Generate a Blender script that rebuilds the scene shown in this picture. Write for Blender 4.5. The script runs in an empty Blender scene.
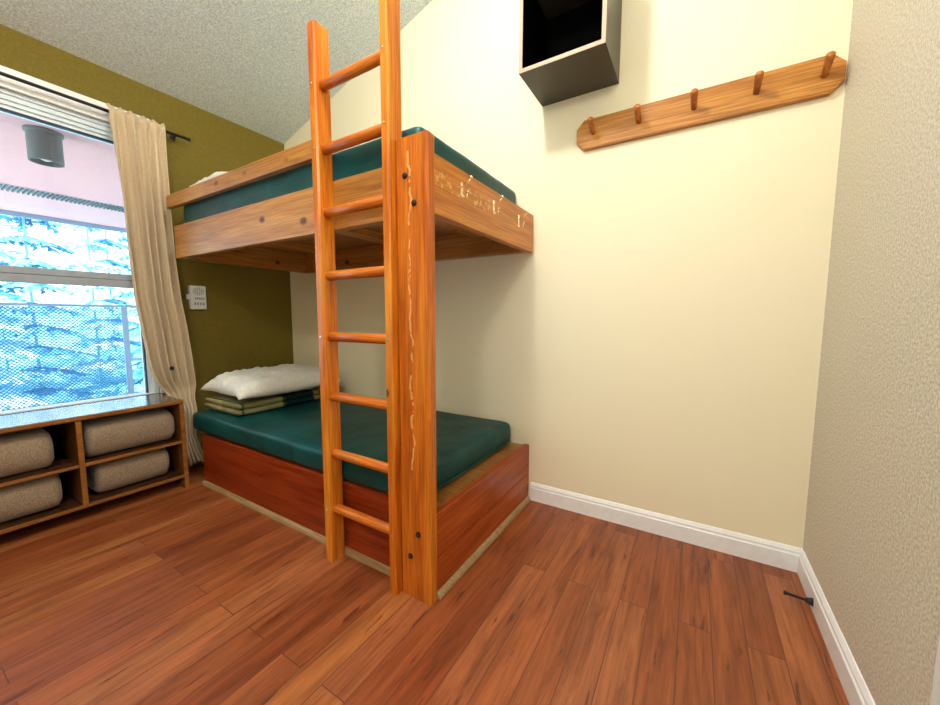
import bpy, bmesh, math, random
from mathutils import Vector, Matrix, noise
random.seed(7)
C = bpy.context.scene.collection
SC = bpy.context.scene

# ------------------------------------------------------------ camera, world, lights, exposure
yaw, pitch, roll = -.5446, .09447, .002037
cy, sy, cp, sp = math.cos(yaw), math.sin(yaw), math.cos(pitch), math.sin(pitch)
f = Vector((sy*cp, cy*cp, -sp)); r = Vector((cy, -sy, 0)); u = r.cross(f)
r2 = math.cos(roll)*r + math.sin(roll)*u; u2 = -math.sin(roll)*r + math.cos(roll)*u
cam = bpy.data.objects.new('camera', bpy.data.cameras.new('camera')); C.objects.link(cam)
cam.data.sensor_width = 36; cam.data.lens = 370.06/940*36; cam.data.clip_start = .02
M = Matrix((r2, u2, -f)).transposed().to_4x4(); M.translation = Vector((0, 0, 1.02))
cam.matrix_world = M; SC.camera = cam

world = bpy.data.worlds.new('world'); SC.world = world; world.use_nodes = True
bg = world.node_tree.nodes['Background']; bg.inputs[0].default_value = (.66, .88, 1, 1); bg.inputs[1].default_value = 2.6

def light(name, kind, loc, energy, color, size=.1, rot=None):
    l = bpy.data.lights.new(name, kind); l.energy = energy; l.color = color
    o = bpy.data.objects.new(name, l); C.objects.link(o); o.location = loc
    if kind == 'POINT': l.shadow_soft_size = size
    if kind == 'SUN': l.angle = size
    if rot: o.rotation_euler = rot
    return o
light('sun_light', 'SUN', (8, -8, 9), 9.0, (1, .97, .93), .03, (math.radians(46), 0, math.radians(32)))
LAMP1 = (-.78, .62, 2.86); FILL_LAMP = (-.12, -.75, 2.35)
light('ceiling_bulb_light', 'POINT', LAMP1, 54, (1, .965, .90), .07)
light('rear_fill_light', 'POINT', FILL_LAMP, 37, (1, .975, .93), .12)  # fill added behind the camera to brighten front faces
SC.view_settings.view_transform = 'Standard'; SC.view_settings.look = 'None'
SC.view_settings.gamma = 1; SC.view_settings.use_curve_mapping = False
SC.view_settings.exposure = .55

# ------------------------------------------------------------ materials
def newmat(name, rough=.6, spec=.5, coat=0):
    m = bpy.data.materials.new(name); m.use_nodes = True
    nt = m.node_tree; b = nt.nodes['Principled BSDF']
    b.inputs['Roughness'].default_value = rough; b.inputs['Specular IOR Level'].default_value = spec
    b.inputs['Coat Weight'].default_value = coat
    return m, nt, b
def nd(nt, t, **k):
    n = nt.nodes.new(t)
    for a, v in k.items():
        if a in n.bl_rna.properties: setattr(n, a, v)
        else: n.inputs[a].default_value = v
    return n
def coords(nt, scale, rnd=True, loc=(0, 0, 0), rot=(0, 0, 0)):
    tc = nd(nt, 'ShaderNodeTexCoord'); mp = nd(nt, 'ShaderNodeMapping')
    mp.inputs['Scale'].default_value = scale; mp.inputs['Rotation'].default_value = rot
    mp.inputs['Location'].default_value = loc
    nt.links.new(tc.outputs['Object'], mp.inputs[0])
    if rnd:
        oi = nd(nt, 'ShaderNodeObjectInfo'); ml = nd(nt, 'ShaderNodeMath', operation='MULTIPLY'); ml.inputs[1].default_value = 37
        nt.links.new(oi.outputs['Random'], ml.inputs[0])
        ad = nd(nt, 'ShaderNodeVectorMath', operation='ADD')
        nt.links.new(mp.outputs[0], ad.inputs[0]); nt.links.new(ml.outputs[0], ad.inputs[1])
        return ad.outputs[0]
    return mp.outputs[0]
def ramp(nt, src, stops):
    rp = nd(nt, 'ShaderNodeValToRGB'); cr = rp.color_ramp
    while len(cr.elements) < len(stops): cr.elements.new(.5)
    for e, (p, c) in zip(cr.elements, stops): e.position = p; e.color = (*c, 1) if len(c) == 3 else c
    nt.links.new(src, rp.inputs[0]); return rp.outputs[0]
def mix(nt, fac, a, b, bt='MIX'):
    m = nd(nt, 'ShaderNodeMix', data_type='RGBA', blend_type=bt)
    for s, v in ((0, fac), (6, a), (7, b)):
        if hasattr(v, 'is_linked'): nt.links.new(v, m.inputs[s])
        else: m.inputs[s].default_value = v if s == 0 else (*v, 1)
    return m.outputs[2]
def bump(nt, b, h, strength=.2, dist=.01):
    n = nd(nt, 'ShaderNodeBump'); n.inputs['Strength'].default_value = strength; n.inputs['Distance'].default_value = dist
    nt.links.new(h, n.inputs['Height']); nt.links.new(n.outputs[0], b.inputs['Normal'])
def math_(nt, op, a, b=None, c=None):
    n = nd(nt, 'ShaderNodeMath', operation=op)
    for i, v in enumerate((a, b, c)):
        if v is None: continue
        if hasattr(v, 'is_linked'): nt.links.new(v, n.inputs[i])
        else: n.inputs[i].default_value = v
    return n.outputs[0]
def plain(name, col, rough=.6, spec=.5, metal=0, coat=0):
    m, nt, b = newmat(name, rough, spec, coat); b.inputs['Base Color'].default_value = (*col, 1)
    b.inputs['Metallic'].default_value = metal
    v = coords(nt, (1, 1, 1)); n = nd(nt, 'ShaderNodeTexNoise', Scale=35.0, Detail=4.0); nt.links.new(v, n.inputs['Vector'])
    nt.links.new(mix(nt, n.outputs[0], [c*.9 for c in col], [min(1, c*1.08) for c in col]), b.inputs['Base Color'])
    return m
def paint(name, col, grain=.12, scale=140, rough=.75, bs=.25):
    m, nt, b = newmat(name, rough, .3)
    v = coords(nt, (1, 1, 1), False); n = nd(nt, 'ShaderNodeTexNoise', Scale=float(scale), Detail=3.0); nt.links.new(v, n.inputs['Vector'])
    n2 = nd(nt, 'ShaderNodeTexNoise', Scale=3.0, Detail=2.0); nt.links.new(v, n2.inputs['Vector'])
    c1 = ramp(nt, n.outputs[0], [(.32, [c*(1-grain) for c in col]), (.68, [min(1, c*(1+grain)) for c in col])])
    c2 = mix(nt, .06, c1, n2.outputs[1], 'SOFT_LIGHT')
    nt.links.new(c2, b.inputs['Base Color']); bump(nt, b, n.outputs[0], bs, .004)
    return m
def wood(name, axis, dark, mid, light_, rough=.32, knots=0., grain=1., wear=None, coat=.05):
    """grain runs along the axis; knots = share of knotty wood"""
    m, nt, b = newmat(name, rough, .32, coat); b.inputs['Coat Roughness'].default_value = .25
    s = [14, 14, 14]; s['xyz'.index(axis)] = 1.1
    v = coords(nt, s)
    n = nd(nt, 'ShaderNodeTexNoise', Scale=1.6, Detail=6.0, Roughness=.62, Distortion=.6); nt.links.new(v, n.inputs['Vector'])
    s2 = [160, 160, 160]; s2['xyz'.index(axis)] = 5
    v2 = coords(nt, s2); n2 = nd(nt, 'ShaderNodeTexNoise', Scale=1.0, Detail=3.0); nt.links.new(v2, n2.inputs['Vector'])
    c = ramp(nt, n.outputs[0], [(.3, dark), (.5, mid), (.72, light_)])
    c = mix(nt, .42*grain, c, ramp(nt, n2.outputs[0], [(.35, (.25, .2, .15)), (.6, (1, 1, 1))]), 'MULTIPLY')
    if knots:
        s3 = [7.5, 7.5, 7.5]; s3['xyz'.index(axis)] = 5.0
        v3 = coords(nt, s3); vo = nd(nt, 'ShaderNodeTexVoronoi', Scale=1.0); nt.links.new(v3, vo.inputs['Vector'])
        k = ramp(nt, vo.outputs['Distance'], [(knots*.55, (1, 1, 1)), (knots, (0, 0, 0))])
        c = mix(nt, k, c, [d*.28 for d in dark])
    if wear:   # pale scuffs: (axis across, centre, half width) in object space
        tc = nd(nt, 'ShaderNodeTexCoord'); sx = nd(nt, 'ShaderNodeSeparateXYZ'); nt.links.new(tc.outputs['Object'], sx.inputs[0])
        nw = nd(nt, 'ShaderNodeTexNoise', Scale=11.0, Detail=4.0); nt.links.new(tc.outputs['Object'], nw.inputs['Vector'])
        off = math_(nt, 'MULTIPLY', math_(nt, 'SUBTRACT', nw.outputs[0], .5), .05)
        mask = None
        for (ax, cen, hw) in wear['bands']:
            d = math_(nt, 'ABSOLUTE', math_(nt, 'SUBTRACT', math_(nt, 'ADD', sx.outputs[ax], off), cen))
            bnd = math_(nt, 'LESS_THAN', d, hw)
            mask = bnd if mask is None else math_(nt, 'MULTIPLY', mask, bnd)
        nf = nd(nt, 'ShaderNodeTexNoise', Scale=wear['scale'], Detail=5.0, Roughness=.7); nt.links.new(tc.outputs['Object'], nf.inputs['Vector'])
        mask = math_(nt, 'MULTIPLY', mask, math_(nt, 'GREATER_THAN', nf.outputs[0], wear['thr']))
        c = mix(nt, math_(nt, 'MULTIPLY', mask, .6), c, (.80, .50, .20))
    nt.links.new(c, b.inputs['Base Color']); bump(nt, b, n2.outputs[0], .08, .002)
    return m

PINE = ((.34, .13, .025), (.54, .23, .045), (.64, .32, .085))  # wood tones differ partly by timber, partly by lighting put into the colour
FIR = ((.44, .08, .006), (.68, .19, .012), (.80, .32, .03))
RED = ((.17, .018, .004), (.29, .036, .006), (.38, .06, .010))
m_pine_x = wood('knotty_pine_x', 'x', *PINE, knots=.16)
m_pine_y = wood('knotty_pine_y', 'y', *PINE, knots=.13)
m_end = wood('scuffed_end_board', 'y', (.46, .13, .018), (.60, .21, .03), (.70, .28, .05), knots=0,
             wear={'bands': [(1, -.21, .24), (2, .025, .028)], 'scale': 45.0, 'thr': .56})
m_fir_z = wood('fir_z', 'z', *FIR, knots=.09)
m_fir_x = wood('fir_x', 'x', (.44, .08, .008), (.62, .16, .015), (.72, .24, .03))
m_post = wood('worn_fir_post', 'z', (.38, .07, .006), (.62, .16, .012), (.74, .26, .022), knots=.05,
              wear={'bands': [(0, -.008, .0035), (2, .22, .54)], 'scale': 26.0, 'thr': .47})
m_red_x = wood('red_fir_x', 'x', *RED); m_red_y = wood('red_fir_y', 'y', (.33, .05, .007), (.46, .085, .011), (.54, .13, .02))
m_tan = wood('tan_quarter_round', 'x', (.30, .18, .08), (.40, .26, .12), (.46, .31, .16))
m_ply = wood('plywood', 'x', (.28, .11, .025), (.38, .17, .045), (.46, .23, .07), knots=.10)
m_rack = wood('varnished_pine_rack', 'x', (.40, .14, .02), (.58, .245, .04), (.68, .33, .08), knots=.05, grain=1.3)
m_peg = wood('peg_wood', 'y', (.40, .10, .02), (.52, .17, .03), (.62, .24, .06))
m_book = wood('walnut_bookcase', 'y', (.045, .018, .008), (.09, .035, .014), (.15, .06, .02), rough=.22)
m_bookz = wood('walnut_bookcase_z', 'z', (.10, .04, .012), (.16, .06, .016), (.24, .10, .03), rough=.3)
m_lip = wood('golden_lipping', 'y', (.24, .085, .015), (.34, .13, .025), (.42, .18, .04))
m_top = wood('glossy_walnut_top', 'y', (.045, .018, .008), (.09, .035, .014), (.15, .06, .02), rough=.12, coat=1.0)
m_cream = paint('cream_wall_paint', (.88, .81, .59), .02, 220, .6, .06)
m_right = paint('right_wall_orange_peel_paint', (.66, .60, .47), .24, 150, .7, .35)  # darker and greyer than the cream of the back wall
m_olive = paint('olive_wall_paint', (.19, .142, .018), .16, 170, .75, .35)
m_ceil = paint('stippled_ceiling_paint', (.74, .81, .86), .24, 120, .9, .6)
m_white = plain('white_gloss_trim', (.90, .92, .94), .35)
m_vinyl = plain('white_vinyl_frame', (.76, .88, 1.0), .4)  # white vinyl with the blue of the sky light put into its colour
m_sash = plain('grey_vinyl_sash', (.34, .38, .43), .45)
m_gasket = plain('black_gasket', (.02, .02, .03), .6)
m_black = plain('black_metal', (.012, .012, .014), .35, .5)
m_rubber = plain('black_rubber', (.01, .01, .012), .6)
m_bolt = plain('dark_steel_bolt', (.08, .08, .09), .3, .5, .9)
m_hook = plain('brass_hook_metal', (.75, .62, .42), .25, .5, .9)
m_plastic = plain('white_plastic', (.78, .80, .78), .4)
m_slot = plain('grey_slots', (.28, .30, .29), .6)
m_edge = plain('shelf_edge_highlight', (.42, .29, .19), .5)  # dark brown banding, its highlight put into a tan colour
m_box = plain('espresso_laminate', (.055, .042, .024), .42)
m_boxin = plain('shade_black', (.002, .002, .002), 1.0, 0.0)  # sheenless black standing for the shade inside the shelves
m_enamel = plain('white_enamel', (.8, .8, .78), .4)

def fabric(name, cols, scale=220, rough=.95, bs=.5, sheen=.3):
    m, nt, b = newmat(name, rough, .15); b.inputs['Sheen Weight'].default_value = sheen
    v = coords(nt, (1, 1, 1)); n = nd(nt, 'ShaderNodeTexNoise', Scale=float(scale), Detail=3.0); nt.links.new(v, n.inputs['Vector'])
    nt.links.new(ramp(nt, n.outputs[0], [(.32, cols[0]), (.68, cols[1])]), b.inputs['Base Color'])
    n2 = nd(nt, 'ShaderNodeTexNoise', Scale=9.0, Detail=3.0); nt.links.new(v, n2.inputs['Vector'])
    h = math_(nt, 'ADD', math_(nt, 'MULTIPLY', n.outputs[0], .3), n2.outputs[0]); bump(nt, b, h, bs, .006)
    return m
m_fleece = fabric('taupe_fleece', ((.19, .135, .085), (.36, .265, .175)), 190)
m_curtain = fabric('beige_curtain_cloth', ((.56, .43, .26), (.76, .62, .42)), 260, .9, .25)
m_pillow = fabric('white_pillowcase', ((.70, .69, .63), (.84, .83, .77)), 90, .85, .55)

def vinyl():
    m, nt, b = newmat('green_vinyl', .42, .28)
    v = coords(nt, (1, 1, 1)); n = nd(nt, 'ShaderNodeTexNoise', Scale=5.0, Detail=4.0, Distortion=.8); nt.links.new(v, n.inputs['Vector'])
    nt.links.new(ramp(nt, n.outputs[0], [(.3, (.001, .038, .036)), (.7, (.002, .082, .080))]), b.inputs['Base Color'])
    n2 = nd(nt, 'ShaderNodeTexNoise', Scale=420.0, Detail=1.0); nt.links.new(v, n2.inputs['Vector'])
    bump(nt, b, math_(nt, 'ADD', math_(nt, 'MULTIPLY', n.outputs[0], 1.5), math_(nt, 'MULTIPLY', n2.outputs[0], .05)), .35, .012)
    return m
m_green = vinyl()

def plaid():
    m, nt, b = newmat('plaid_wool', .95, .1)
    tc = nd(nt, 'ShaderNodeTexCoord'); sx = nd(nt, 'ShaderNodeSeparateXYZ'); nt.links.new(tc.outputs['Object'], sx.inputs[0])
    def band(o, per, ph):
        fr = math_(nt, 'FRACT', math_(nt, 'ADD', math_(nt, 'DIVIDE', o, per), ph))
        return fr
    fy = band(sx.outputs[1], .75, .62)
    c = ramp(nt, fy, [(0, (.34, .31, .15)), (.50, (.004, .028, .030)), (.80, (.34, .31, .15)), (.97, (.10, .12, .05))])
    for n in nt.nodes:
        if n.bl_idname == 'ShaderNodeValToRGB': n.color_ramp.interpolation = 'CONSTANT'
    fx = band(sx.outputs[0], .5, .55)
    rp = nd(nt, 'ShaderNodeValToRGB'); rp.color_ramp.interpolation = 'CONSTANT'
    rp.color_ramp.elements[0].color = (1, 1, 1, 1); rp.color_ramp.elements[1].position = .55; rp.color_ramp.elements[1].color = (.22, .3, .22, 1)
    nt.links.new(fx, rp.inputs[0])
    c = mix(nt, .5, c, rp.outputs[0], 'MULTIPLY')
    fl = band(sx.outputs[1], .26, .32); ln = math_(nt, 'LESS_THAN', fl, .045)
    c = mix(nt, ln, c, (.03, .05, .02))
    nt.links.new(c, b.inputs['Base Color'])
    n = nd(nt, 'ShaderNodeTexNoise', Scale=120.0); nt.links.new(tc.outputs['Object'], n.inputs['Vector']); bump(nt, b, n.outputs[0], .5, .004)
    return m
m_plaid = plaid()

def floor_mat():
    m, nt, b = newmat('cherry_laminate_planks', .30, .5)
    tc = nd(nt, 'ShaderNodeTexCoord'); sx = nd(nt, 'ShaderNodeSeparateXYZ'); nt.links.new(tc.outputs['Object'], sx.inputs[0])
    cb = nd(nt, 'ShaderNodeCombineXYZ'); nt.links.new(math_(nt, 'ADD', sx.outputs[1], 3.07), cb.inputs[0])
    nt.links.new(math_(nt, 'ADD', sx.outputs[0], .0935*40-.003), cb.inputs[1])
    br = nd(nt, 'ShaderNodeTexBrick', offset=.37, offset_frequency=2)
    br.inputs['Scale'].default_value = 1; br.inputs['Mortar Size'].default_value = .0016; br.inputs['Mortar Smooth'].default_value = .3
    br.inputs['Brick Width'].default_value = 1.22; br.inputs['Row Height'].default_value = .0935
    br.inputs['Color1'].default_value = (0, 0, 0, 1); br.inputs['Color2'].default_value = (1, 1, 1, 1); br.inputs['Mortar'].default_value = (.5, .5, .5, 1)
    nt.links.new(cb.outputs[0], br.inputs['Vector'])
    plank = br.outputs['Color']
    base = ramp(nt, plank, [(0, (.23, .052, .014)), (.3, (.34, .092, .026)), (.6, (.28, .070, .019)), (.8, (.37, .115, .040)), (1, (.40, .13, .034))])
    # grain shifted per plank
    sh = nd(nt, 'ShaderNodeVectorMath', operation='MULTIPLY'); sh.inputs[1].default_value = (9.7, 5.3, 3.1); nt.links.new(plank, sh.inputs[0])
    def gr(scale, **k):
        mp = nd(nt, 'ShaderNodeMapping'); mp.inputs['Scale'].default_value = scale; nt.links.new(tc.outputs['Object'], mp.inputs[0])
        ad = nd(nt, 'ShaderNodeVectorMath', operation='ADD'); nt.links.new(mp.outputs[0], ad.inputs[0]); nt.links.new(sh.outputs[0], ad.inputs[1])
        n = nd(nt, 'ShaderNodeTexNoise', **k); nt.links.new(ad.outputs[0], n.inputs['Vector']); return n.outputs[0]
    g1 = gr((26, 2.6, 1), Scale=1.0, Detail=6.0, Roughness=.65, Distortion=.7)
    g2 = gr((120, 5, 1), Scale=1.0, Detail=3.0)
    g3 = gr((42, 5.0, 1), Scale=1.0, Detail=3.0, Distortion=.4)
    c = mix(nt, .85, base, ramp(nt, g1, [(.28, (.38, .27, .22)), (.48, (.90, .90, .88)), (.72, (1.42, 1.46, 1.50))]), 'MULTIPLY')
    c = mix(nt, .5, c, ramp(nt, g2, [(.3, (.5, .42, .35)), (.6, (1, 1, 1))]), 'MULTIPLY')
    c = mix(nt, ramp(nt, g3, [(.655, (0, 0, 0)), (.70, (.85, .85, .85))]), c, (.09, .016, .008))
    c = mix(nt, math_(nt, 'MULTIPLY', br.outputs['Fac'], .95), c, (.10, .025, .012))
    nt.links.new(c, b.inputs['Base Color'])
    rr = nd(nt, 'ShaderNodeTexNoise', Scale=3.0, Detail=4.0); nt.links.new(tc.outputs['Object'], rr.inputs['Vector'])
    nt.links.new(math_(nt, 'MULTIPLY_ADD', rr.outputs[0], .25, .26), b.inputs['Roughness'])
    bump(nt, b, math_(nt, 'SUBTRACT', math_(nt, 'MULTIPLY', g2, .15), br.outputs['Fac']), .25, .002)
    return m
m_floor = floor_mat()

def glass_mat():
    m = bpy.data.materials.new('window_glass'); m.use_nodes = True; nt = m.node_tree; nt.nodes.clear()
    o = nd(nt, 'ShaderNodeOutputMaterial'); mx = nd(nt, 'ShaderNodeMixShader'); t = nd(nt, 'ShaderNodeBsdfTransparent'); g = nd(nt, 'ShaderNodeBsdfGlossy')
    t.inputs[0].default_value = (.96, .98, 1, 1); g.inputs['Roughness'].default_value = .02
    fr = nd(nt, 'ShaderNodeFresnel'); fr.inputs[0].default_value = 1.35
    nt.links.new(fr.outputs[0], mx.inputs[0]); nt.links.new(t.outputs[0], mx.inputs[1]); nt.links.new(g.outputs[0], mx.inputs[2]); nt.links.new(mx.outputs[0], o.inputs[0])
    return m
m_glass = glass_mat()
def perforated():
    m, nt, b = newmat('perforated_galvanised_sheet', .5, .5); b.inputs['Metallic'].default_value = .3
    b.inputs['Base Color'].default_value = (.05, .22, .48, 1)
    tc = nd(nt, 'ShaderNodeTexCoord'); sx = nd(nt, 'ShaderNodeSeparateXYZ'); nt.links.new(tc.outputs['Object'], sx.inputs[0])
    P = .036
    def cell(shift):
        a = math_(nt, 'SUBTRACT', math_(nt, 'FRACT', math_(nt, 'ADD', math_(nt, 'DIVIDE', sx.outputs[1], P), 50+shift)), .5)
        c = math_(nt, 'SUBTRACT', math_(nt, 'FRACT', math_(nt, 'ADD', math_(nt, 'DIVIDE', sx.outputs[2], P), 50+shift)), .5)
        return math_(nt, 'LESS_THAN', math_(nt, 'ADD', math_(nt, 'MULTIPLY', a, a), math_(nt, 'MULTIPLY', c, c)), .075)
    hole = math_(nt, 'MAXIMUM', cell(0), cell(.5))
    nt.links.new(math_(nt, 'SUBTRACT', 1, hole), b.inputs['Alpha'])
    return m
m_perf = perforated()

# ------------------------------------------------------------ mesh helpers
def bx(bm, x0, x1, y0, y1, z0, z1, bev=0, seg=2):
    v = [bm.verts.new((x, y, z)) for x in (x0, x1) for y in (y0, y1) for z in (z0, z1)]
    fs = [bm.faces.new([v[i] for i in q]) for q in ((0, 1, 3, 2), (4, 6, 7, 5), (0, 4, 5, 1), (2, 3, 7, 6), (0, 2, 6, 4), (1, 5, 7, 3))]
    if bev:
        es = list({e for q in fs for e in q.edges})
        bmesh.ops.bevel(bm, geom=es, offset=bev, segments=seg, profile=.6, affect='EDGES')
    return bm
def box(*a, **k): return bx(bmesh.new(), *a, **k)
def cyl(bm, p0, p1, r0, r1=None, seg=20, bev=0):
    r1 = r0 if r1 is None else r1
    p0, p1 = Vector(p0), Vector(p1); d = p1-p0; q = d.to_track_quat('Z', 'Y').to_matrix()
    prof = [(0, 0), (0, r0-bev), (bev, r0), (d.length-bev, r1), (d.length, r1-bev), (d.length, 0)] if bev else [(0, 0), (0, r0), (d.length, r1), (d.length, 0)]
    rings = []
    for h, rr in prof:
        if rr == 0: rings.append([bm.verts.new(p0+q@Vector((0, 0, h)))])
        else: rings.append([bm.verts.new(p0+q@Vector((rr*math.cos(2*math.pi*k/seg), rr*math.sin(2*math.pi*k/seg), h))) for k in range(seg)])
    for a, b in zip(rings, rings[1:]):
        for k in range(seg):
            l = (k+1) % seg
            if len(a) == 1: bm.faces.new((a[0], b[l], b[k]))
            elif len(b) == 1: bm.faces.new((a[k], a[l], b[0]))
            else: bm.faces.new((a[k], a[l], b[l], b[k]))
    return bm
def tube(bm, pts, rad, seg=10):
    pts = [Vector(p) for p in pts]; rings = []
    for i, p in enumerate(pts):
        d = (pts[min(i+1, len(pts)-1)]-pts[max(i-1, 0)]).normalized(); q = d.to_track_quat('Z', 'Y').to_matrix()
        rr = rad[i] if isinstance(rad, (list, tuple)) else rad
        rings.append([bm.verts.new(p+q@Vector((rr*math.cos(2*math.pi*k/seg), rr*math.sin(2*math.pi*k/seg), 0))) for k in range(seg)])
    for a, b in zip(rings, rings[1:]):
        for k in range(seg): bm.faces.new((a[k], a[(k+1) % seg], b[(k+1) % seg], b[k]))
    bm.faces.new(rings[0][::-1]); bm.faces.new(rings[-1]); return bm
def prism(bm, outline, axis, a, b):
    """outline in the two other axes, extruded along the axis from a to b"""
    def P(p, t):
        c = list(p); c.insert('xyz'.index(axis), t); return c
    lo = [bm.verts.new(P(p, a)) for p in outline]; hi = [bm.verts.new(P(p, b)) for p in outline]
    n = len(lo)
    for k in range(n): bm.faces.new((lo[k], lo[(k+1) % n], hi[(k+1) % n], hi[k]))
    bm.faces.new(lo[::-1]); bm.faces.new(hi); return bm
def wpos(o):
    p = Vector((0, 0, 0))
    while o: p += Vector(o.location); o = o.parent
    return p
def obj(name, bm, mat, parent=None, smooth=False, label=None, at=None):
    bmesh.ops.recalc_face_normals(bm, faces=bm.faces)
    c = Vector(at) if at else sum((v.co for v in bm.verts), Vector())/len(bm.verts)
    if not at:
        c = Vector([(min(v.co[i] for v in bm.verts)+max(v.co[i] for v in bm.verts))/2 for i in range(3)])
    bmesh.ops.translate(bm, verts=bm.verts, vec=-c)
    me = bpy.data.meshes.new(name); bm.to_mesh(me); bm.free()
    for q in me.polygons: q.use_smooth = smooth
    me.materials.append(mat)
    o = bpy.data.objects.new(name, me); C.objects.link(o)
    o.location = c-wpos(parent) if parent else c; o.parent = parent
    if label: o['label'] = label
    return o
def tag(o, label, cat, group=None):
    o['label'] = label; o['category'] = cat
    if group: o['group'] = group
    return o
def thing(name, label, cat, loc, group=None):
    o = bpy.data.objects.new(name, None); C.objects.link(o); o.location = loc; o.empty_display_size = .05
    return tag(o, label, cat, group)
def struct(name, bm, mat, parent=None, **k):
    o = obj(name, bm, mat, parent, **k)
    if not parent: o['kind'] = 'structure'
    return o
def copy_part(o, parent, loc=None):
    c = o.copy(); C.objects.link(c); c.parent = parent
    if loc is not None: c.location = loc
    return c
def copy_tree(o, parent=None, loc=None):
    c = copy_part(o, parent, loc)
    for ch in list(o.children): copy_tree(ch, c)
    return c
def soft(o, lv=2):
    s = o.modifiers.new('sub', 'SUBSURF'); s.levels = lv; s.render_levels = lv; return o

# ------------------------------------------------------------ the room
OX, RX, BY, FY = -2.896, .416, 1.893, -1.75
def cz(x): return 2.405+.311*(x-OX)
WY0, WY1, WZ0, WZ1 = -.62, .965, .535, 2.121        # window opening
struct('floor', box(OX-.16, RX+.12, FY-.1, BY+.1, -.06, 0), m_floor, at=(0, 0, 0))
bm = bmesh.new()
prism(bm, [(OX-.16, cz(OX-.16)), (RX+.12, cz(RX+.12)), (RX+.12, cz(RX+.12)+.08), (OX-.16, cz(OX-.16)+.08)], 'y', FY-.1, BY+.1)
struct('ceiling', bm, m_ceil)
bm = bmesh.new(); prism(bm, [(OX-.16, 0), (RX+.12, 0), (RX+.12, cz(RX+.12)), (OX-.16, cz(OX-.16))], 'y', BY, BY+.1); struct('wall_back', bm, m_cream)
bm = bmesh.new(); prism(bm, [(OX-.16, 0), (RX+.12, 0), (RX+.12, cz(RX+.12)), (OX-.16, cz(OX-.16))], 'y', FY-.1, FY); struct('wall_front', bm, m_cream)
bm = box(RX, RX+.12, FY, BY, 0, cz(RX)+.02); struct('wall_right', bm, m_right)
bm = bmesh.new()
for a in ((FY, WY0, 0, 2.405), (WY1, BY, 0, 2.405), (WY0, WY1, 0, WZ0), (WY0, WY1, WZ1, 2.405)): bx(bm, OX-.16, OX, *a)
struct('wall_left', bm, m_olive)
# baseboards with a stepped moulded top
def bb_outline(s): return [(0, 0), (s*.014, 0), (s*.014, .070), (s*.010, .076), (s*.010, .084), (s*.006, .092), (s*.003, .098), (0, .100)]
bm = bmesh.new(); prism(bm, [(BY+a, z) for a, z in bb_outline(-1)], 'x', -.742, RX); struct('baseboard_back', bm, m_white)
bm = bmesh.new(); prism(bm, [(RX+a, z) for a, z in bb_outline(-1)], 'y', .967, BY-.0142); struct('baseboard_right', bm, m_white)
# door casing beside the right baseboard, door behind the camera's right shoulder
bm = box(RX-.012, RX+.001, .91, .966, 0, 2.12, bev=.003); bx(bm, RX-.018, RX+.001, -.02, .91, 2.03, 2.12, bev=.004); bx(bm, RX-.018, RX+.001, -.11, -.02, 0, 2.12, bev=.004)
struct('trim_1', bm, m_white)
dr = struct('door_1', box(RX-.008, RX+.001, -.02, .91, 0, 2.03), m_white)
obj('door_handle', tube(bmesh.new(), [(RX-.008, .84, .95), (RX-.06, .84, .95), (RX-.065, .83, .95), (RX-.065, .73, .95)], .01), m_bolt, dr, True)

# ------------------------------------------------------------ window
bm = bmesh.new()
bx(bm, OX-.002, OX+.016, WY0-.08, WY1+.05, 2.112, 2.209, bev=.004)
bx(bm, OX-.002, OX+.016, WY1, WY1+.05, WZ0, WZ1, bev=.004)
bx(bm, OX-.002, OX+.016, WY0-.08, WY0, WZ0, WZ1, bev=.004)
struct('trim_2', bm, m_white)
FX = OX-.012
bm = bmesh.new()    # stepped vinyl frame
for i, (zz, x) in enumerate(((WZ1, 0), (2.098, .012), (2.078, .024), (2.058, .036))):
    bx(bm, FX-.10, FX-x, WY0, WY1, zz-.026, zz, bev=.002)
for x, y in ((0, 0), (.02, .02)):
    bx(bm, FX-.10, FX-x, WY1-.022-y, WY1-y, WZ0, WZ1); bx(bm, FX-.10, FX-x, WY0+y, WY0+.022+y, WZ0, WZ1)
bx(bm, FX-.10, FX-.01, WY0, WY1, WZ0-.01, WZ0+.004)
wf = struct('window_1', bm, m_vinyl)
bm = bmesh.new(); bx(bm, FX-.055, FX-.034, WY0, WY1-.02, 2.024, 2.034); bx(bm, FX-.055, FX-.034, WY1-.050, WY1-.041, WZ0, 2.03); obj('window_gasket', bm, m_gasket, wf)
bm = bmesh.new(); bx(bm, FX-.05, FX-.012, WY0, WY1-.04, 1.236, 1.272, bev=.003); bx(bm, FX-.04, FX-.002, WY0, WY1-.04, 1.192, 1.232, bev=.003); bx(bm, FX-.05, FX-.02, WY0, WY1-.04, 1.228, 1.240)
obj('meeting_rail', bm, m_sash, wf)
obj('window_pane', box(FX-.046, FX-.042, WY0, WY1-.04, 1.25, 2.02), m_glass, wf)
obj('window_pane', box(FX-.028, FX-.024, WY0, WY1-.04, WZ0, 1.21), m_glass, wf)
obj('window_sill', box(FX+.002, OX+.004, WY0, WY1, WZ0-.02, WZ0+.001, bev=.003), m_book, wf)

# ------------------------------------------------------------ bunk bed
BX0, BX1, LX0 = -2.66, -.752, -2.53       # head end, foot end
bed = thing('bunk_bed', 'orange wooden bunk bed with attached ladder against the cream wall', 'bed', (-1.75, 1.45, 0))
def rail(name, x0, x1, y0, y1, z0, z1, mat, bev=.004, **k): return obj(name, box(x0, x1, y0, y1, z0, z1, bev=bev), mat, bed, **k)
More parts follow.
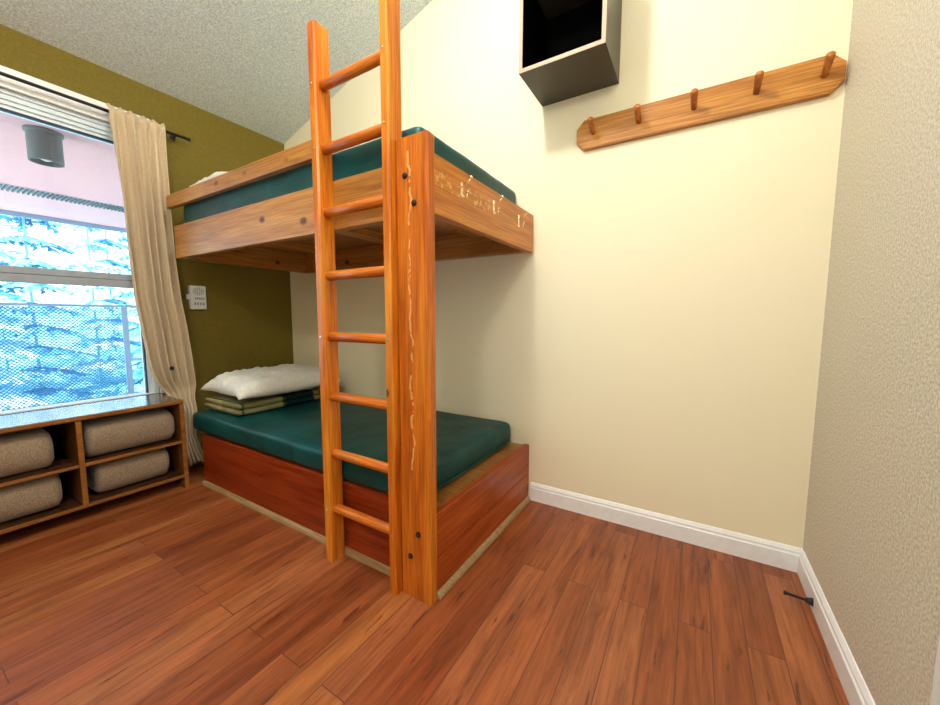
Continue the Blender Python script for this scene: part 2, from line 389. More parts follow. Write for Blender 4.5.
# upper bunk
rail('upper_side_rail', BX0, BX1-.002, 1.012, 1.050, 1.365, 1.553, m_pine_x, .005)
rail('guard_rail', -2.74, -1.2832, 1.0125, 1.042, 1.664, 1.738, m_pine_x, .005, label='pale knotty pine guard rail')
rail('upper_end_board', BX1-.036, BX1, 1.012, BY-.012, 1.362, 1.553, m_end, .003, label='scuffed orange end board')
rail('upper_back_rail', BX0, BX1-.037, BY-.040, BY-.003, 1.365, 1.525, m_pine_x)
rail('upper_head_board', BX0, BX0+.036, 1.086, BY-.041, 1.365, 1.504, m_pine_y)
rail('bunk_deck', BX0+.037, BX1-.037, 1.051, BY-.041, 1.505, 1.525, m_ply, .001, label='plywood deck seen from below')
for x in (-2.30, -1.62, -1.05): rail('cross_slat', x-.045, x+.045, 1.052, BY-.042, 1.467, 1.504, m_pine_y, .003)
rail('deck_cleat', BX0+.04, BX1-.04, 1.051, 1.085, 1.44, 1.466, m_pine_x, .002)
# lower bunk
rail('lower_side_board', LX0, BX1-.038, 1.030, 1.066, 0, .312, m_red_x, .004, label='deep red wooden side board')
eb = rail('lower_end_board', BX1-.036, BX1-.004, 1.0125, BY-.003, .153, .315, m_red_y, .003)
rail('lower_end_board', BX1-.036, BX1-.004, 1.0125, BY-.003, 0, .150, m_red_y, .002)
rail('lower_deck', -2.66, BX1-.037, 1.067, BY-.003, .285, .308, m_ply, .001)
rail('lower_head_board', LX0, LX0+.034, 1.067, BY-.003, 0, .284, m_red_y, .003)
def quarter(a, b, axis, o, s):
    out = [(0, 0)]+[(s*.018*math.cos(t*math.pi/12), .022*math.sin(t*math.pi/12)) for t in range(7)]
    bm = bmesh.new(); prism(bm, [(o+p, z) for p, z in out], axis, a, b); return bm
obj('quarter_round', quarter(LX0, -1.262, 'x', 1.030, -1), m_tan, bed, label='tan quarter round moulding')
obj('quarter_round', quarter(-1.262, -.90, 'x', 1.030, -1), m_tan, bed, label='tan quarter round moulding')
obj('quarter_round', quarter(1.0125, BY-.016, 'y', BX1-.004, 1), m_tan, bed, label='tan quarter round moulding')
# corner post
bm = bmesh.new(); c = .007
prism(bm, [(-.885+c, .974), (-.749-c, .974), (-.749, .974+c), (-.749, 1.011), (-.885, 1.011), (-.885, .974+c)], 'z', 0, 1.610)
es = [e for e in bm.edges if all(v.co.z > 1.6 for v in e.verts)]
bmesh.ops.bevel(bm, geom=es, offset=.006, segments=2, affect='EDGES')
post = obj('corner_post', bm, m_post, bed, label='worn orange corner post with a pale scuffed stripe')
b0 = None
for x, z in ((-.843, 1.484), (-.805, 1.392), (-.803, .250), (-.840, .157)):
    if b0 is None:
        bm = bmesh.new(); cyl(bm, (x, .9755, z), (x, .967, z), .0085, seg=6, bev=.002); cyl(bm, (x, .976, z), (x, .9735, z), .011, seg=18)
        b0 = obj('bolt', bm, m_bolt, post)
    else: copy_part(b0, post, Vector((x, .971, z))-wpos(post))
# ladder
def ladder_rail(x0, x1, z1):
    bm = bmesh.new(); c = .006
    prism(bm, [(x0+c, .945), (x1-c, .945), (x1, .945+c), (x1, 1.011), (x0, 1.011), (x0, .945+c)], 'z', 0, z1)
    es = [e for e in bm.edges if all(v.co.z > z1-.01 for v in e.verts)]
    bmesh.ops.bevel(bm, geom=es, offset=.007, segments=2, affect='EDGES')
    return obj('ladder_rail', bm, m_fir_z, bed)
ladder_rail(-1.283, -1.243, 2.105); ladder_rail(-.921, -.886, 2.30)
rung = None
for z in (1.885, 1.655, 1.422, 1.182, .942, .702, .462, .225):
    if rung is None: rung = obj('ladder_rung', cyl(bmesh.new(), (-1.2425, .978, z), (-.9215, .978, z), .0185, seg=20, bev=.002), m_fir_x, bed, True)
    else: copy_part(rung, bed, Vector((-1.082, .978, z))-wpos(bed))
screw = None
for z in (1.885, 1.655, .942, .225):
    for x in (-1.263, -.904):
        if screw is None: screw = obj('screw', cyl(bmesh.new(), (x, .9455, z), (x, .9425, z), .005, seg=10, bev=.001), m_hook, bed)
        else: copy_part(screw, bed, Vector((x, .944, z))-wpos(bed))

# mattresses -----------------------------------------------------------------
def mattress(x0, x1, y0, y1, z0, z1, sag=0, seed=0):
    bm = bmesh.new(); NX, NY, NZ = 60, 30, 6
    rr = .035
    grid = {}
    def P(i, j, k):
        key = (i, j, k)
        if key in grid: return grid[key]
        x = x0+(x1-x0)*i/NX; y = y0+(y1-y0)*j/NY; z = z0+(z1-z0)*k/NZ
        q = Vector((min(max(x, x0+rr), x1-rr), min(max(y, y0+rr), y1-rr), min(max(z, z0+rr), z1-rr)))
        d = Vector((x, y, z))-q
        if d.length > 1e-6:
            # box corner rounding
            d = d.normalized()*min(d.length, rr) if d.length > rr else d
        p = q+d
        n1 = noise.noise(Vector((p.x*3+seed, p.y*3, 1.3)))*.006+noise.noise(Vector((p.x*9+seed, p.y*9, p.z*9)))*.003
        if k > NZ*.6: p.z += n1
        elif 0 < k: p.y += n1*.8*(1 if j > NY/2 else -1)
        if sag and j < 6 and k <= 3:
            s = math.sin(math.pi*min(1, max(0, (p.x-x0)/(x1-x0))))**.6
            p.z -= sag*s*(1-j/6)*(1-k/4)
            p.y -= sag*.9*s*(1-j/6)
        grid[key] = bm.verts.new(p); return grid[key]
    def quad(a): bm.faces.new([P(*t) for t in a])
    for i in range(NX):
        for j in range(NY):
            for k in (0, NZ): quad([(i, j, k), (i+1, j, k), (i+1, j+1, k), (i, j+1, k)])
    for i in range(NX):
        for k in range(NZ):
            for j in (0, NY): quad([(i, j, k), (i+1, j, k), (i+1, j, k+1), (i, j, k+1)])
    for j in range(NY):
        for k in range(NZ):
            for i in (0, NX): quad([(i, j, k), (i, j+1, k), (i, j+1, k+1), (i, j, k+1)])
    return bm
up = thing('mattress', 'dark green vinyl mattress on the upper bunk behind the guard rail', 'mattress', (-1.79, 1.45, 1.527), 'bunk mattresses')
soft(obj('mattress_cover', mattress(BX0+.005, -.838, 1.052, BY-.012, 1.529, 1.696, seed=3), m_green, up, True), 1)
bm = bmesh.new(); tube(bm, [(BX0+.06, 1.0505, 1.562), (-1.75, 1.0505, 1.560), (-.90, 1.0505, 1.562)], .003, 8); obj('piping', bm, m_green, up, True)
lo = thing('mattress', 'dark green vinyl mattress on the lower bunk, hanging over its red side board', 'mattress', (-1.79, 1.45, .294), 'bunk mattresses')
soft(obj('mattress_cover', mattress(-2.655, -.852, 1.024, BY-.015, .3135, .436, sag=.0, seed=9), m_green, lo, True), 1)
bm = bmesh.new(); tube(bm, [(-.8505, 1.08, .336), (-.849, 1.4, .332), (-.8505, 1.84, .336)], .0035, 8); obj('piping', bm, m_green, lo, True)

# pillows ---------------------------------------------------------------------
def pillow(cx, cy_, cz_, lx, ly, th, seed, flop=0, rot=0):
    bm = bmesh.new(); N, Mm = 44, 44; rows = {}
    for s in (1, -1):
        for i in range(N+1):
            for j in range(Mm+1):
                uu, vv = 2*i/N-1, 2*j/Mm-1
                edge = (i in (0, N)) or (j in (0, Mm))
                if edge and s == -1: rows[(s, i, j)] = rows[(1, i, j)]; continue
                pin = 1-.10*(1-abs(vv)**2)*abs(uu)**3; pin2 = 1-.07*(1-abs(uu)**2)*abs(vv)**3
                x, y = uu*lx/2*pin, vv*ly/2*pin2
                prof = (max(0, 1-abs(uu)**2.6)*max(0, 1-abs(vv)**2.8))**.42
                h = th/2*prof
                p = Vector((uu*2.2+seed, vv*2.6, s*.7))
                wr = noise.noise(p*1.6)*.022+noise.noise(p*4)*.014+abs(noise.noise(Vector((uu*6+seed, vv*2.5, 0))))*.012
                z = s*h*(1.05 if s > 0 else .8)+(wr*min(1, prof*1.5) if s > 0 else wr*.15)
                z += flop*(vv+1)/2-.030*(uu*uu*vv*vv)**2
                rows[(s, i, j)] = bm.verts.new((x, y, z))
        for i in range(N):
            for j in range(Mm):
                q = [rows[(s, i, j)], rows[(s, i+1, j)], rows[(s, i+1, j+1)], rows[(s, i, j+1)]]
                try: bm.faces.new(q if s > 0 else q[::-1])
                except ValueError: pass
    bmesh.ops.rotate(bm, verts=bm.verts, cent=(0, 0, 0), matrix=Matrix.Rotation(rot, 3, 'Z'))
    bmesh.ops.translate(bm, verts=bm.verts, vec=(cx, cy_, cz_)); return bm
tag(obj('pillow', pillow(-2.40, 1.43, .587, .50, .70, .17, 2.0, .0, math.radians(-2)), m_pillow, None, True), 'rumpled white pillow on the folded plaid blanket on the lower bunk', 'pillow', 'white bunk pillows')
tag(obj('pillow', pillow(-2.44, 1.42, 1.770, .50, .70, .18, 5.0, 0), m_pillow, None, True), 'white pillow on the upper bunk, peeking over the pale guard rail', 'pillow', 'white bunk pillows')
# folded plaid blanket: rounded folds stacked
def folded(x0, x1, y0, y1, z0, z1, layers):
    bm = bmesh.new(); NX, NY = 8, 30; h = (z1-z0)/layers
    for l in range(layers):
        za, zb = z0+l*h+.001, z0+(l+1)*h; ins = .004+.010*((l*7) % 3)/2
        prof = []
        r_ = h/2
        for k in range(9): a = -math.pi/2+math.pi*k/8; prof.append((x1-ins-r_+r_*math.cos(a), (za+zb)/2+(zb-za)/2*math.sin(a)))
        for k in range(9): a = math.pi/2+math.pi*k/8; prof.append((x0+r_+r_*math.cos(a), (za+zb)/2+(zb-za)/2*math.sin(a)))
        rings = []
        for j in range(NY+1):
            y = y0+ins+(y1-y0-2*ins)*j/NY; t = min(j, NY-j)/2.0; k_ = min(1, .80+.2*t) if t < 1 else 1
            rings.append([bm.verts.new((px+noise.noise(Vector((y*6, l, 0)))*.006, y, (za+zb)/2+(pz-(za+zb)/2)*k_+noise.noise(Vector((px*7, y*7, 3)))*.005*(l+1)/layers)) for px, pz in prof])
        for a, b in zip(rings, rings[1:]):
            n = len(a)
            for k in range(n): bm.faces.new((a[k], a[(k+1) % n], b[(k+1) % n], b[k]))
        bm.faces.new(rings[0]); bm.faces.new(rings[-1][::-1])
    return bm
tag(obj('folded_blanket', folded(-2.645, -2.225, 1.10, 1.83, .4425, .513, 2), m_plaid, None, True), 'folded olive and dark green plaid blanket under the lower bunk pillow', 'blanket')

# ------------------------------------------------------------ bookcase below the window
bc = thing('bookcase', 'low dark brown shelf unit under the window holding rolled blankets', 'bookcase', (-2.71, .52, 0))
X0, X1, Y0, Y1 = -2.875, -2.55, .085, .958
obj('top', box(X0-.012, X1-.006, Y0, Y1, .510, .535, bev=.002), m_top, bc)
obj('front_edging', box(X1-.0055, X1, Y0, Y1, .515, .534, bev=.002), m_lip, bc, label='golden wood edging')
for y0, y1, z1 in ((Y0, Y0+.020, .509), (.510, .530, .509), (Y1-.021, Y1, .509)):
    z0 = 0 if y0 != .510 else .088
    p = obj('upright' if y0 == .510 else 'side_panel', box(X0, X1-.0065, y0, y1, z0, z1, bev=.001), m_bookz, bc)
    obj('edging', box(X1-.006, X1, y0, y1, z0, z1, bev=.0015), m_lip, p)
for y0, y1 in ((Y0+.021, .509), (.531, Y1-.022)):
    for z0, z1 in ((.279, .294),):
        p = obj('shelf', box(X0+.012, X1-.0065, y0, y1, z0, z1, bev=.001), m_book, bc)
        obj('edging', box(X1-.006, X1, y0, y1, z0, z1, bev=.0015), m_lip, p)
p = obj('shelf', box(X0+.012, X1-.0065, Y0+.021, Y1-.022, .070, .087, bev=.001), m_book, bc)
obj('edging', box(X1-.006, X1, Y0+.021, Y1-.022, .070, .087, bev=.0015), m_lip, p)
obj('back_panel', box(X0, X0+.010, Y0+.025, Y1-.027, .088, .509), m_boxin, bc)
# rolled blankets
def roll(y0, y1, seed):
    w, h = .27, .184; bm = bmesh.new(); NY, NA = 26, 40; rings = []
    for j in range(NY+1):
        t = j/NY; y = (t-.5)*(y1-y0)
        e = min(t, 1-t)*(y1-y0)/.028; k_ = 1 if e >= 1 else .80+.20*math.sqrt(max(0, 1-(1-e)**2))
        ring = []
        for a in range(NA):
            th = 2*math.pi*a/NA; cx_, cz_ = math.cos(th), math.sin(th)
            n = 2.7; s = (abs(cx_)**n+abs(cz_)**n)**(-1/n)
            wv = 1+.03*noise.noise(Vector((cx_*1.5+seed, t*5, cz_*1.5)))
            ring.append(bm.verts.new((w/2*cx_*s*k_*wv, y, h/2*cz_*s*k_*(wv if cz_ > -.5 else 1))))
        rings.append(ring)
    for a, b in zip(rings, rings[1:]):
        for k in range(NA): bm.faces.new((a[k], a[(k+1) % NA], b[(k+1) % NA], b[k]))
    for ring, s in ((rings[0], -1), (rings[-1], 1)):     # spiralled ends: nested grooves
        prev = ring
        for q, (sc, dy) in enumerate(((.88, .000), (.84, -.008), (.80, .000), (.60, .002), (.56, -.008), (.52, .001), (.3, .002), (.25, -.008), (.2, .0))):
            cur = [bm.verts.new((v.co.x*sc, v.co.y+s*dy, v.co.z*sc)) for v in ring]
            for k in range(NA): bm.faces.new((prev[k], prev[(k+1) % NA], cur[(k+1) % NA], cur[k]))
            prev = cur
        bm.faces.new(prev)
    zmin = min(v.co.z for v in bm.verts)
    bmesh.ops.translate(bm, verts=bm.verts, vec=(0, (y0+y1)/2, -zmin)); return bm
G = 'rolled blankets in the bookcase'
for i, (y0, y1, z, x, lab) in enumerate((
        (.546, .920, .2945, -2.700, 'rolled taupe fleece blanket on the upper shelf of the right-hand bay'),
        (.575, .885, .0875, -2.710, 'rolled taupe fleece blanket on the bottom shelf of the right-hand bay'),
        (.125, .438, .2945, -2.700, 'rolled taupe fleece blanket on the upper shelf, cut by the left picture edge'),
        (.125, .452, .0875, -2.705, 'rolled taupe fleece blanket on the bottom shelf, cut by the left picture edge'))):
    bm = roll(y0, y1, i*3.1); bmesh.ops.translate(bm, verts=bm.verts, vec=(x, 0, z))
    tag(obj('rolled_blanket', bm, m_fleece, None, True), lab, 'blanket', G)

# ------------------------------------------------------------ curtain rod and curtain
rod = thing('curtain_rod', 'thin black curtain rod above the window', 'curtain rod', (OX, .6, 2.156))
bm = bmesh.new(); tube(bm, [(-2.83, -.75, 2.150), (-2.83, 1.194, 2.150)], .0085, 12); obj('rod', bm, m_black, rod, True)
bm = bmesh.new(); cyl(bm, (-2.83, 1.19, 2.150), (-2.83, 1.202, 2.150), .011, seg=14, bev=.002); obj('finial', bm, m_black, rod, True)
for y in (-.70, 1.13):
    bm = bmesh.new(); cyl(bm, (OX, y, 2.150), (OX+.006, y, 2.150), .016, seg=16); cyl(bm, (OX, y, 2.150), (-2.832, y, 2.150), .005, seg=10); obj('bracket', bm, m_black, rod)
keys = [(2.185, .803, 1.060), (2.150, .808, 1.062), (1.90, .822, 1.056), (1.68, .833, 1.054), (1.40, .842, 1.056), (1.13, .851, 1.070), (.96, .868, 1.092),
        (.73, .888, 1.112), (.62, .915, 1.118), (.56, .950, 1.120), (.50, .975, 1.092), (.40, .978, 1.072), (.27, .982, 1.056), (.15, .995, 1.090), (.085, 1.000, 1.118)]
def kv(z, i):
    for a, b in zip(keys, keys[1:]):
        if a[0] >= z >= b[0]:
            t = (a[0]-z)/(a[0]-b[0]); return a[i]+(b[i]-a[i])*t
    return keys[-1][i] if z < .2 else keys[0][i]
bm = bmesh.new(); NZ, NU = 90, 110; rows = []
for i in range(NZ+1):
    z = 2.185-(2.185-.085)*i/NZ; row = []
    t = i/NZ
    for j in range(NU+1):
        s = j/NU; a, b = kv(z, 1), kv(z, 2)
        wob = noise.noise(Vector((s*4, t*2.2, 4)))*.10
        ph = 2*math.pi*(s*5.2+wob*2.0)
        amp = .014+.020*min(1, t*3); amp *= (1 if z > .55 else .9)
        x = -2.828+amp*math.sin(ph)+.008*math.sin(2.3*ph+t*3)*min(1, t*4)+noise.noise(Vector((s*9, t*9, 2)))*.006
        if abs(z-2.150) < .03: x = -2.812+.006*math.sin(ph)
        y = a+(b-a)*s+.006*math.cos(ph)*min(1, t*4)
        zz = z
        if z < .56: x = -2.828+(x+2.828)*.7+.118*min(1, (.56-z)/.14)
        if i == NZ: zz += .02*noise.noise(Vector((s*5, 0, 0)))
        if i == 0: zz += .004*math.sin(ph*2)
        row.append(bm.verts.new((x, y, zz)))
    rows.append(row)
for a, b in zip(rows, rows[1:]):
    for k in range(NU): bm.faces.new((a[k], a[k+1], b[k+1], b[k]))
cu = obj('curtain', bm, m_curtain, None, True); sd = cu.modifiers.new('t', 'SOLIDIFY'); sd.thickness = .003
tag(cu, 'beige cloth curtain gathered at the right side of the window', 'curtain')
bm = bmesh.new()
tube(bm, [(-2.778, .995+.010*math.cos(k*math.pi/8), .700+.010*math.sin(k*math.pi/8)) for k in range(17)], .0035, 8)
cyl(bm, (-2.792, .995, .70), (-2.778, .995, .70), .009, seg=14)
obj('tie_button', bm, m_bolt, cu, True, label='small grey metal button on the cloth')

# ------------------------------------------------------------ alarm and screw on the olive wall
al = thing('wall_alarm', 'white plug-in alarm unit on the olive wall beneath the upper bunk', 'alarm', (OX, 1.204, 1.15))
obj('casing', box(OX, OX+.030, 1.155, 1.253, 1.070, 1.228, bev=.010, seg=4), m_plastic, al)
bm = box(OX+.004, OX+.026, 1.140, 1.156, 1.135, 1.170, bev=.004); obj('side_button', bm, m_plastic, al)
bm = bmesh.new()
for rr, n in ((.011, 6), (.020, 10), (.029, 14)):
    for k in range(n):
        a = 2*math.pi*k/n; cyl(bm, (OX+.029, 1.205+rr*math.cos(a), 1.190+rr*.8*math.sin(a)), (OX+.0308, 1.205+rr*math.cos(a), 1.190+rr*.8*math.sin(a)), .0035, seg=8)
obj('sounder_grille', bm, m_slot, al)
bm = bmesh.new()
for k in range(5): bx(bm, OX+.029, OX+.0308, 1.182+k*.012, 1.190+k*.012, 1.136, 1.150)
for k in range(4): bx(bm, OX+.029, OX+.0308, 1.176+k*.017, 1.186+k*.017, 1.100, 1.116)
obj('vent_slots', bm, m_slot, al)
bm = bmesh.new(); cyl(bm, (OX, 1.410, .667), (OX+.010, 1.410, .667), .004, seg=12, bev=.001)
tag(obj('screw', bm, m_hook), 'small bare screw in the olive wall above the lower pillow', 'screw')

# ------------------------------------------------------------ hooks on the upper end board
hk = None
for k, (y, lab) in enumerate(((1.178, 'small wire coat hook on the upper bunk end board, nearest the post'),
                              (1.430, 'small wire coat hook on the upper bunk end board, between two others'),
                              (1.690, 'small wire coat hook on the upper bunk end board, nearest the cream wall'))):
    if hk is None:
        hk = thing('coat_hook', lab, 'hook', (BX1, y, 1.50), 'hooks on the bunk end board')
        bm = bmesh.new()
        bx(bm, BX1, BX1+.003, y-.006, y+.006, 1.455, 1.510, bev=.001); obj('back_plate', bm, m_hook, hk)
        bm = bmesh.new()
        tube(bm, [(BX1+.002, y, 1.492), (BX1+.014, y, 1.494), (BX1+.030, y, 1.503), (BX1+.041, y, 1.517)], .0022, 8)
        cyl(bm, (BX1+.040, y, 1.515), (BX1+.043, y, 1.524), .0055, seg=12, bev=.002); obj('upper_prong', bm, m_hook, hk, True)
        bm = bmesh.new()
        tube(bm, [(BX1+.002, y, 1.470), (BX1+.008, y, 1.458), (BX1+.016, y, 1.452), (BX1+.024, y, 1.458), (BX1+.026, y, 1.468)], .0022, 8)
        cyl(bm, (BX1+.026, y, 1.467), (BX1+.0262, y, 1.475), .0045, seg=12, bev=.002); obj('lower_prong', bm, m_hook, hk, True)
    else: tag(copy_tree(hk, None, (BX1, y, 1.50)), lab, 'hook', 'hooks on the bunk end board')

# ------------------------------------------------------------ coat rack on the back wall
rk = thing('coat_rack', 'long varnished pine peg board with clipped ends on the cream wall', 'coat rack', (-.055, BY, 1.89))
bm = bmesh.new()
prism(bm, [(-.535, 1.862), (-.500, 1.822), (.372, 1.822), (.410, 1.858), (.410, 1.920), (.372, 1.956), (-.500, 1.956), (-.535, 1.918)], 'y', BY-.022, BY-.001)
bmesh.ops.bevel(bm, geom=[e for e in bm.edges if all(v.co.y < BY-.02 for v in e.verts)], offset=.003, segments=2, affect='EDGES')
obj('rack_board', bm, m_rack, rk)
peg = None
for x in (-.455, -.258, -.049, .158, .352):
    if peg is None:
        bm = bmesh.new(); tube(bm, [(x, BY-.018, 1.888), (x, BY-.05, 1.898), (x, BY-.086, 1.916), (x, BY-.094, 1.920), (x, BY-.098, 1.922)], [.0105, .0115, .0140, .0130, .007], 16)
        peg = obj('peg', bm, m_peg, rk, True); pc = Vector(peg.location)-Vector((x-rk.location.x, 0, 0))
    else: copy_part(peg, rk, pc+Vector((x-rk.location.x, 0, 0)))

# ------------------------------------------------------------ wall box shelf
sh = thing('box_shelf', 'open fronted dark brown box shelf high on the cream wall', 'shelf', (-.53, BY, 2.088))
x0, x1, y0, z0, z1, t = -.718, -.352, 1.593, 2.086, 2.50, .016
obj('bottom_panel', box(x0, x1, y0+.003, BY-.001, z0, z0+t), m_box, sh)
obj('top_panel', box(x0, x1, y0+.003, BY-.001, z1-t, z1), m_box, sh)
obj('side_panel', box(x0, x0+t, y0+.003, BY-.001, z0+t, z1-t), m_box, sh)
obj('side_panel', box(x1-t, x1, y0+.003, BY-.001, z0+t, z1-t), m_box, sh)
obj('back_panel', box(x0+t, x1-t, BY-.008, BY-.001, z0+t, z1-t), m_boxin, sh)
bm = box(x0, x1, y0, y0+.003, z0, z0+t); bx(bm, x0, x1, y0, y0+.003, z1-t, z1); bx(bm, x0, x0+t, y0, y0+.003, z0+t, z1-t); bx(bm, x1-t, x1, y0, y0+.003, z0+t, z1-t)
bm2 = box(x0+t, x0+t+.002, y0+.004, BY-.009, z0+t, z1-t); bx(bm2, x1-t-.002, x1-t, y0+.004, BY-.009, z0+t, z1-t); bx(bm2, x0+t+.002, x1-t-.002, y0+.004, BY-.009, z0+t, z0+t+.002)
obj('shade_lining', bm2, m_boxin, sh)  # black sheets added so the inside of the box stays dark
obj('front_edging', bm, m_edge, sh, label='front edging with its pale highlight painted on')

# ------------------------------------------------------------ door stop
ds = thing('door_stop', 'black door stop sticking out from the right baseboard near the corner', 'door stop', (RX-.014, 1.655, .030))
bm = bmesh.new(); xx = RX-.014
cyl(bm, (xx, 1.655, .030), (xx-.018, 1.657, .030), .014, .008, seg=18); obj('mount', bm, m_rubber, ds, True)
bm = bmesh.new(); pts = [(xx-.016-.052*k/80, 1.657+.006*k/80, .030) for k in range(81)]
tube(bm, [(p[0], p[1]+.0035*math.cos(k*1.2), p[2]+.0035*math.sin(k*1.2)) for k, p in enumerate(pts)], .002, 6); cyl(bm, pts[0], pts[-1], .0035, seg=10)
obj('spring', bm, m_rubber, ds, True)
bm = bmesh.new(); cyl(bm, pts[-1], (xx-.078, 1.664, .030), .007, seg=16, bev=.002); obj('tip', bm, m_rubber, ds, True)

# ------------------------------------------------------------ ceiling lamp and added fill lamp (above the frame)
m_bulb, nt, b = newmat('lit_bulb'); b.inputs['Emission Color'].default_value = (1, .9, .75, 1); b.inputs['Emission Strength'].default_value = 12
for L, lab in ((LAMP1, 'round ceiling lamp above the bunk ladder'), (FILL_LAMP, 'unseen round fill lamp added behind the camera')):
    zc = cz(L[0]); lp = thing('ceiling_lamp', lab, 'lamp', (L[0], L[1], zc), 'ceiling lamps')
    bm = bmesh.new(); cyl(bm, (L[0], L[1], zc+.02), (L[0], L[1], zc-.045), .09, seg=32, bev=.004); obj('lamp_base', bm, m_enamel, lp, True)
    bm = bmesh.new(); cyl(bm, (L[0], L[1], zc-.04), (L[0], L[1], L[2]+.02), .016, seg=16); obj('bulb_holder', bm, m_enamel, lp, True)
    bm = bmesh.new(); bmesh.ops.create_uvsphere(bm, u_segments=20, v_segments=12, radius=.030); bmesh.ops.translate(bm, verts=bm.verts, vec=L); obj('bulb', bm, m_bulb, lp, True)

# ------------------------------------------------------------ balcony outside
m_deck = plain('balcony_concrete', (.72, .72, .74), .8)
m_soffit = paint('pink_soffit_paint', (.78, .46, .44), .04, 60, .8, .1)
m_post_o = plain('painted_railing_steel', (.20, .30, .42), .5)
m_vent = plain('ribbed_vent_metal', (.40, .52, .60), .5)
m_can = plain('grey_light_can', (.15, .18, .18), .6)
BXE = -6.25
struct('balcony_floor', box(BXE-.1, OX-.17, -3.5, 6.0, -.25, -.10), m_deck)
struct('balcony_ceiling', box(BXE-.08, OX-.17, -1.4, 6.0, 2.15, 2.40), m_soffit)
bm = bmesh.new(); bx(bm, -6.36, -6.331, -1.4, 6.0, 2.10, 2.42); struct('balcony_fascia', bm, m_post_o)
vs = thing('soffit_vent', 'ribbed grey blue vent strip in the pink balcony ceiling', 'vent', (-5.19, 1.2, 2.15))
obj('vent_tray', box(-5.30, -5.10, -1.3, 4.0, 2.144, 2.1495), m_vent, vs)
bm = bmesh.new()
for k in range(150): bx(bm, -5.30, -5.10, -1.2+k*.030, -1.2+k*.030+.012, 2.130, 2.1438)
obj('vent_ribs', bm, m_can, vs)
cl = thing('balcony_light', 'dark grey cylindrical light under the pink balcony ceiling', 'lamp', (-3.476, .685, 2.15))
bm = bmesh.new(); seg = 36; prof = [(0, 2.15), (.085, 2.15), (.085, 2.135), (.076, 2.13), (.076, 1.965), (.068, 1.965), (.066, 2.0), (0, 2.0)]
rings = []
for rr, z in prof: rings.append([bm.verts.new((-3.476, .685, z))] if rr == 0 else [bm.verts.new((-3.476+rr*math.cos(2*math.pi*k/seg), .685+rr*math.sin(2*math.pi*k/seg), z)) for k in range(seg)])
for a, b in zip(rings, rings[1:]):
    for k in range(seg):
        l = (k+1) % seg
        if len(a) == 1: bm.faces.new((a[0], b[l], b[k]))
        elif len(b) == 1: bm.faces.new((a[k], a[l], b[0]))
        else: bm.faces.new((a[k], a[l], b[l], b[k]))
obj('light_can', bm, m_can, cl)
bm = bmesh.new(); bmesh.ops.create_uvsphere(bm, u_segments=16, v_segments=10, radius=.038); bmesh.ops.translate(bm, verts=bm.verts, vec=(-3.476, .685, 2.012)); obj('lamp_globe', bm, m_enamel, cl, True)
# railing
rl = thing('balcony_railing', 'blue grey balcony railing with a perforated metal panel', 'railing', (BXE, 1.0, -.10))
RXX = -6.20
bm = box(RXX-.02, RXX+.02, -2.5, 5.0, 1.135, 1.165, bev=.004); obj('top_rail', bm, m_post_o, rl)
obj('lower_rail', box(RXX-.012, RXX+.012, 1.79, 5.0, .46, .485), m_post_o, rl)
obj('perforated_panel', box(RXX-.002, RXX+.002, -1.9, 1.73, -.04, 1.13), m_perf, rl)
for y in (1.765, 3.4, -1.95):
    obj('railing_post', box(RXX-.02, RXX+.02, y-.028, y+.028, -.10, 1.134, bev=.003), m_post_o, rl)
# hillside and trees, cyan overexposure put into needles, bark and ground
m_bark = plain('overexposed_bark', (.42, .70, .76), .9)
def leafmat(name, c1, c2):
    m, nt, b = newmat(name, .8, .2); v = coords(nt, (1, 1, 1)); n = nd(nt, 'ShaderNodeTexNoise', Scale=2.2, Detail=6.0, Roughness=.7); nt.links.new(v, n.inputs['Vector'])
    nt.links.new(ramp(nt, n.outputs[0], [(.38, c1), (.58, c2)]), b.inputs['Base Color']); return m
m_leaf = [leafmat('teal_needles', (.03, .26, .36), (.25, .62, .70)), leafmat('blue_needles', (.03, .17, .32), (.20, .50, .66)), leafmat('pale_needles', (.12, .46, .54), (.75, .90, .92))]
bm = bmesh.new(); N = 30; g = []
for i in range(N+1):
    row = []
    for j in range(N+1):
        x = -7.2-i*1.1; y = -14+j*1.2
        row.append(bm.verts.new((x, y, -1.6+(-7.2-x)*.10+noise.noise(Vector((x*.2, y*.2, 0)))*.5)))
    g.append(row)
for a, b in zip(g, g[1:]):
    for k in range(N): bm.faces.new((a[k], a[k+1], b[k+1], b[k]))
struct('ground_hillside', bm, leafmat('overexposed_ground', (.05, .36, .46), (.34, .66, .72)), smooth=True)
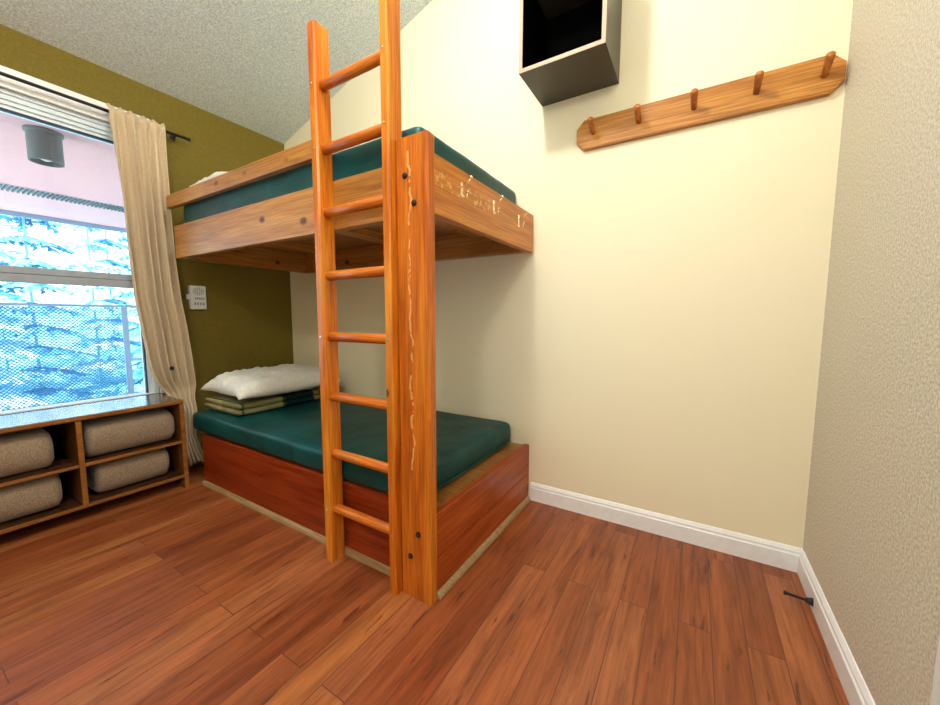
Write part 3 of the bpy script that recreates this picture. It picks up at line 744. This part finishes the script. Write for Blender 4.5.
def tree(x, y, z, h, w, mi, seed, lab):
    t = thing('fir_tree', lab, 'tree', (x, y, z), 'fir trees beyond the balcony')
    bm = bmesh.new(); tube(bm, [(x, y, z-.3), (x, y, z+h*.5), (x, y, z+h*.97)], [w*.022, w*.016, w*.005], 9); obj('trunk', bm, m_bark, t, True)
    rnd = random.Random(seed); bm = bmesh.new(); tiers = 15
    for k in range(tiers):
        f_ = k/tiers; zc = z+h*(.10+.88*f_); R = w*(1-f_)**.8*.62+.06; nb = int(15-6*f_)
        for q in range(nb):
            a = 2*math.pi*(q+rnd.random()*.7)/nb; L = R*(.75+.5*rnd.random()); dz = -L*.32
            d = Vector((math.cos(a), math.sin(a), 0)); s = Vector((-math.sin(a), math.cos(a), 0))
            for e in range(6):
                c0 = Vector((x, y, zc))+d*L*(e/6)+Vector((0, 0, dz*(e/6)**1.3)); wd = L*.36*(1-e/7)
                tip = c0+d*L*.24+Vector((0, 0, dz*.28))
                for sg in (-1, 1):
                    p1 = c0+s*sg*wd+d*L*.12+Vector((0, 0, -.04-.08*rnd.random())); 
                    v = [bm.verts.new(q_) for q_ in (c0+Vector((0, 0, .03)), p1, tip, c0-Vector((0, 0, .03)))]
                    bm.faces.new(v[:3]); bm.faces.new((v[3], v[2], v[1])); bm.faces.new((v[0], v[3], v[1]))
    obj('foliage', bm, m_leaf[mi], t)
spec = []
LT = (('pale teal', 0), ('overexposed pale', 2), ('blue green', 1))
ROW = (('in the nearest row', -9.3, -1.5, 5.6), ('in the middle row', -11.7, -.4, 6.8), ('in the farthest row', -14.1, -1.2, 8.6), ('on the skyline', -16.5, -.2, 10.5))
COL = ('leftmost', 'second from the left', 'third from the left', 'rightmost')
for a_, (rl_, x, y, h) in enumerate(ROW):
    for b_ in range(4):
        c_, mi = LT[(a_+b_) % 3]
        spec.append((x, y+2.3*b_, h+.4*((a_*3+b_*2) % 3), 1.30, mi, c_+' fir tree beyond the balcony, '+COL[b_]+' '+rl_))
for k, (x, y, h, w, mi, lab) in enumerate(spec): tree(x, y, -1.7+(-7.2-x)*.10, h, w, mi, k+3, lab)
